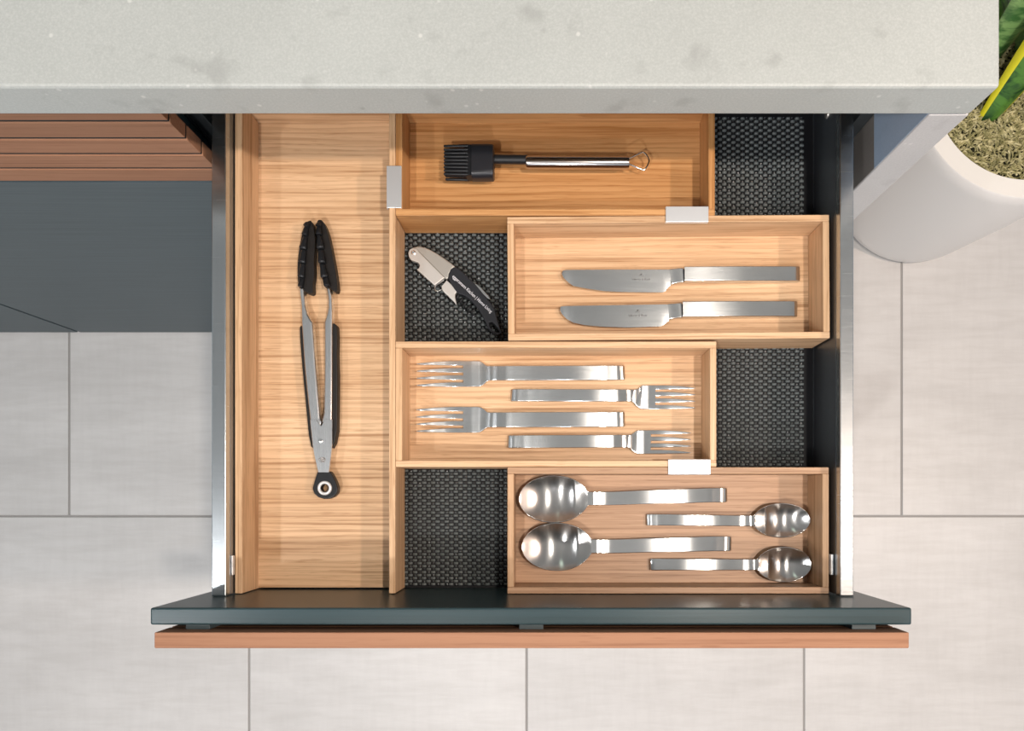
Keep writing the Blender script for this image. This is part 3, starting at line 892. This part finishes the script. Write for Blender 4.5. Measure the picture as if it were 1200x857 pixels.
# ------------------------------------------------------------------ corkscrew
ZM = 0.7096
cs = root('corkscrew', at(530, 340, ZM), "waiter's corkscrew with matt steel lever and black printed handle, lying on the woven mat", 'corkscrew')
z1 = ZM + 0.010
lever = [(481, 292.5), (484, 290), (489, 288.8), (495, 289.3), (503, 292), (512, 297), (521, 303), (528, 308), (533.5, 312.5), (529.5, 315.5), (526.5, 320), (525.4, 326), (523, 327.5), (516, 321), (506, 311), (497, 301.5), (490, 295)]
obj('lever_spine', MB().prism(poly(lever, z1), z1 - 0.0085, z1), M['cork'], cs, bevel=0.0012, seg=3)
cheek = [(478.4, 296.5), (479.8, 292.6), (483.6, 290.6), (488, 291.8), (491.5, 296), (497, 301.3), (510, 314.5), (520.8, 325.2), (509.2, 334.2), (488.2, 315.6), (491, 314), (491.8, 310.5), (489.5, 307), (485.5, 306), (481.5, 304.4), (479.0, 300.6)]
obj('lever_cheek', MB().prism(poly(cheek, z1 + .002), z1 - 0.004, z1 + 0.0016), M['cork2'], cs, bevel=0.0005, seg=2)
q = at(484.5, 296.2, z1 + .002)
obj('rivet', MB().lathe([(0.0026, z1 + 0.0016), (0.0026, z1 + 0.0022), (0.0016, z1 + 0.0026), (0.0015, z1 + 0.0018), (0.0002, z1 + 0.0018)], (q.x, q.y), 20), M['chrome'], cs, smooth=40)
foot = [(517.4, 335.5), (523.6, 328.6), (530, 334.5), (536.4, 341), (533.2, 344.5), (533.2, 348.5), (535.2, 357), (531, 352.5), (518, 340)]
obj('lever_step', MB().prism(poly(foot, z1), z1 - 0.0055, z1 + 0.0003), M['cork2'], cs, bevel=0.0005, seg=2)
link = [(511, 334), (509.5, 337.5), (510.5, 341), (513.5, 341.5), (517.5, 339.5)]
obj('link', MB().tube([at(x, y, z1 - 0.002) for x, y in link], 0.0008, 8), M['chrome'], cs, smooth=60)
obj('link_pin', MB().tube([at(513.5, 333, z1 - .004), at(520, 328.5, z1 - .004)], 0.0012, 8), M['chrome'], cs, smooth=60)
hnd = [(525.8, 321), (528, 315.5), (531.6, 312.8), (535.5, 313.4), (541, 317.5), (548.5, 324.5), (556, 332), (563, 340.5), (570, 349), (576, 356), (579.5, 362), (581.8, 371), (584.5, 380), (587.4, 389.2), (586, 391.8), (582, 392), (576.5, 389), (572, 385), (568.5, 377), (564.5, 369), (558.5, 359.5), (551.5, 351.8), (545, 347), (540, 345), (536.5, 343.8), (532.5, 338.5), (527.6, 331.6), (525.4, 326.5)]
hz1 = z1 + 0.0022
hole = [(573.2, 378.2), (576.4, 377.4), (580, 380.5), (583.8, 385.2), (585.8, 389.6), (583, 390.2), (577.5, 387.2), (573.8, 382.8)]
obj('handle', MB().prism(poly(hnd, hz1), ZM + 0.0006, hz1, [poly(hole, hz1)]), M['plastic'], cs, bevel=0.0022, seg=4, smooth=None)
bl = [(554.8, 331.2), (559, 333.2), (564, 337.4), (568.2, 342), (572, 346.5), (575.5, 351.6), (571, 349.8), (566.5, 345.5), (560, 338.5)]
obj('foil_blade', MB().prism(poly(bl, z1 - .001), z1 - 0.003, z1 - 0.0015), M['chrome'], cs, bevel=0.0003, seg=1)
A, B_ = at(536, 347, ZM + .0055), at(558, 369, ZM + .0055)
d = (B_ - A); s = Vector((-d.y, d.x, 0)).normalized()
pth = []
for k in range(97):
    t = k / 96
    a = t * 2 * math.pi * 5
    rr = 0.0036 if t < .9 else 0.0036 * (1 - t) * 10
    pth.append(A + d * t + s * rr * math.cos(a) + Vector((0, 0, 1)) * rr * math.sin(a))
obj('worm', MB().tube(pth, 0.0010, 8), M['rubber'], cs, smooth=60, label='dark spiral worm')
q = at(553.4, 344.6, hz1 + 0.00012)
text_part('printed_text', 'eggersmann Kitchen | Home Living', 0.0052, q, math.atan2(-47, 50), M['white'], cs, xs=0.80, bold=0.004)

# ------------------------------------------------------------------ planter with snake plant
pc = Vector((0.779, 0.670, 0))
pl = root('potted_plant', pc, 'snake plant with yellow-edged leaves in a round white pot beside the counter', 'plant')
prof_o = [(0.150, 0.0006), (0.158, 0.004), (0.163, 0.012), (0.166, 0.03), (0.178, 0.20), (0.183, 0.34), (0.183, 0.366), (0.181, 0.369)]
prof_i = [(0.1525, 0.369), (0.1505, 0.366), (0.149, 0.33), (0.10, 0.325)]
obj('pot', MB().lathe(prof_o + prof_i, (pc.x, pc.y), 96), M['pot'], pl, smooth=50, label='white satin pot')
obj('soil', MB().lathe([(0.1485, 0.331), (0.1485, 0.348), (0.06, 0.353), (0.002, 0.354)], (pc.x, pc.y), 48), M['soil'], pl, smooth=60)
ms = MB()
for k in range(3600):
    a = R.uniform(0, 2 * math.pi); rr = 0.147 * math.sqrt(R.random())
    x, y, z = pc.x + rr * math.cos(a), pc.y + rr * math.sin(a), 0.352 + R.uniform(0, .009)
    th = R.uniform(0, 2 * math.pi); cur = R.uniform(-1.6, 1.6); ll = R.uniform(0.007, 0.016) 
    w = R.uniform(0.0009, 0.0019)
    prev = []
    p = Vector((x, y, z)); rings = []
    for s_ in range(4):
        dv = Vector((math.cos(th), math.sin(th), R.uniform(-.3, .3)))
        nrm = Vector((-math.sin(th), math.cos(th), 0))
        if math.hypot(p.x - pc.x, p.y - pc.y) > 0.1475: p = Vector((pc.x, pc.y, p.z)) + (Vector((p.x - pc.x, p.y - pc.y, 0)).normalized() * 0.147)
        rings.append([p + nrm * w, p - nrm * w, p + Vector((0, 0, w * 1.5))])
        p = p + dv * ll * 0.5; th += cur
    ms.loft(rings, True, False)
mme = bpy.data.meshes.new('moss')
mme.from_pydata([(v[0] - pc.x, v[1] - pc.y, v[2]) for v in ms.v], [], ms.f)
mme.materials.append(M['moss'])
mo = bpy.data.objects.new('moss', mme); C.objects.link(mo); mo.parent = pl; mo['kind'] = 'stuff'; mo['label'] = 'dry green-brown moss'

def leaf(bx, by, lean, face, length, width, pale=False, twist=0.3):
    mb = MB()
    n, m = 22, 8
    base = Vector((bx, by, 0.345))
    vs, fs, mi = [], [], []
    for i in range(n + 1):
        u = i / n
        wd = width * (0.42 + 0.58 * min(1, u * 2.6)) * (1 - max(0, (u - .55) / .45) ** 2.2) ** .8 if u < 1 else 0.0
        wd = max(wd, 0.0004)
        c = base + Vector((lean[0] * u * length + lean[0] * .25 * u * u * length, lean[1] * u * length + lean[1] * .25 * u * u * length, u * length))
        a = face + twist * u
        s = Vector((math.cos(a), math.sin(a), 0))
        nn = Vector((-math.sin(a), math.cos(a), 0))
        for j in range(m + 1):
            v = [-1, -.70, -.5, -.25, 0, .25, .5, .70, 1][j]
            cup = wd * (0.55 * v * v) * (1 - .5 * u) + (0.006 * math.sin(u * 9 + v))
            vs.append(c + s * wd * v + nn * cup)
    for i in range(n):
        for j in range(m):
            q = i * (m + 1) + j
            fs.append((q, q + 1, q + m + 2, q + m + 1))
            mi.append(1 if j in (0, m - 1) and not pale else 0)
    mb.add(vs, fs)
    mb.m = mi
    o = obj('leaf', mb, [M['leaf_pale'] if pale else M['leaf'], M['leaf_edge']], pl, smooth=80)
    o.modifiers.new('solid', 'SOLIDIFY').thickness = 0.0022
leaf(0.722, 0.612, (0.20, 0.40), -0.1, 0.44, 0.046, twist=0.6)
leaf(0.752, 0.640, (0.14, 0.22), 0.35, 0.50, 0.040)
leaf(0.724, 0.700, (0.05, 0.18), 0.35, 0.46, 0.052, True, twist=0.2)
leaf(0.775, 0.680, (0.08, 0.20), 0.9, 0.52, 0.042)
leaf(0.760, 0.750, (0.02, 0.18), 2.0, 0.50, 0.042, True)
leaf(0.790, 0.735, (0.10, 0.22), 2.4, 0.52, 0.036)
leaf(0.835, 0.690, (0.32, 0.05), 1.3, 0.46, 0.034, True)
leaf(0.840, 0.620, (0.36, -0.06), 0.8, 0.36, 0.032)
leaf(0.800, 0.600, (0.30, -0.02), 0.2, 0.26, 0.028)
leaf(0.725, 0.770, (-0.02, 0.20), 1.8, 0.44, 0.036)
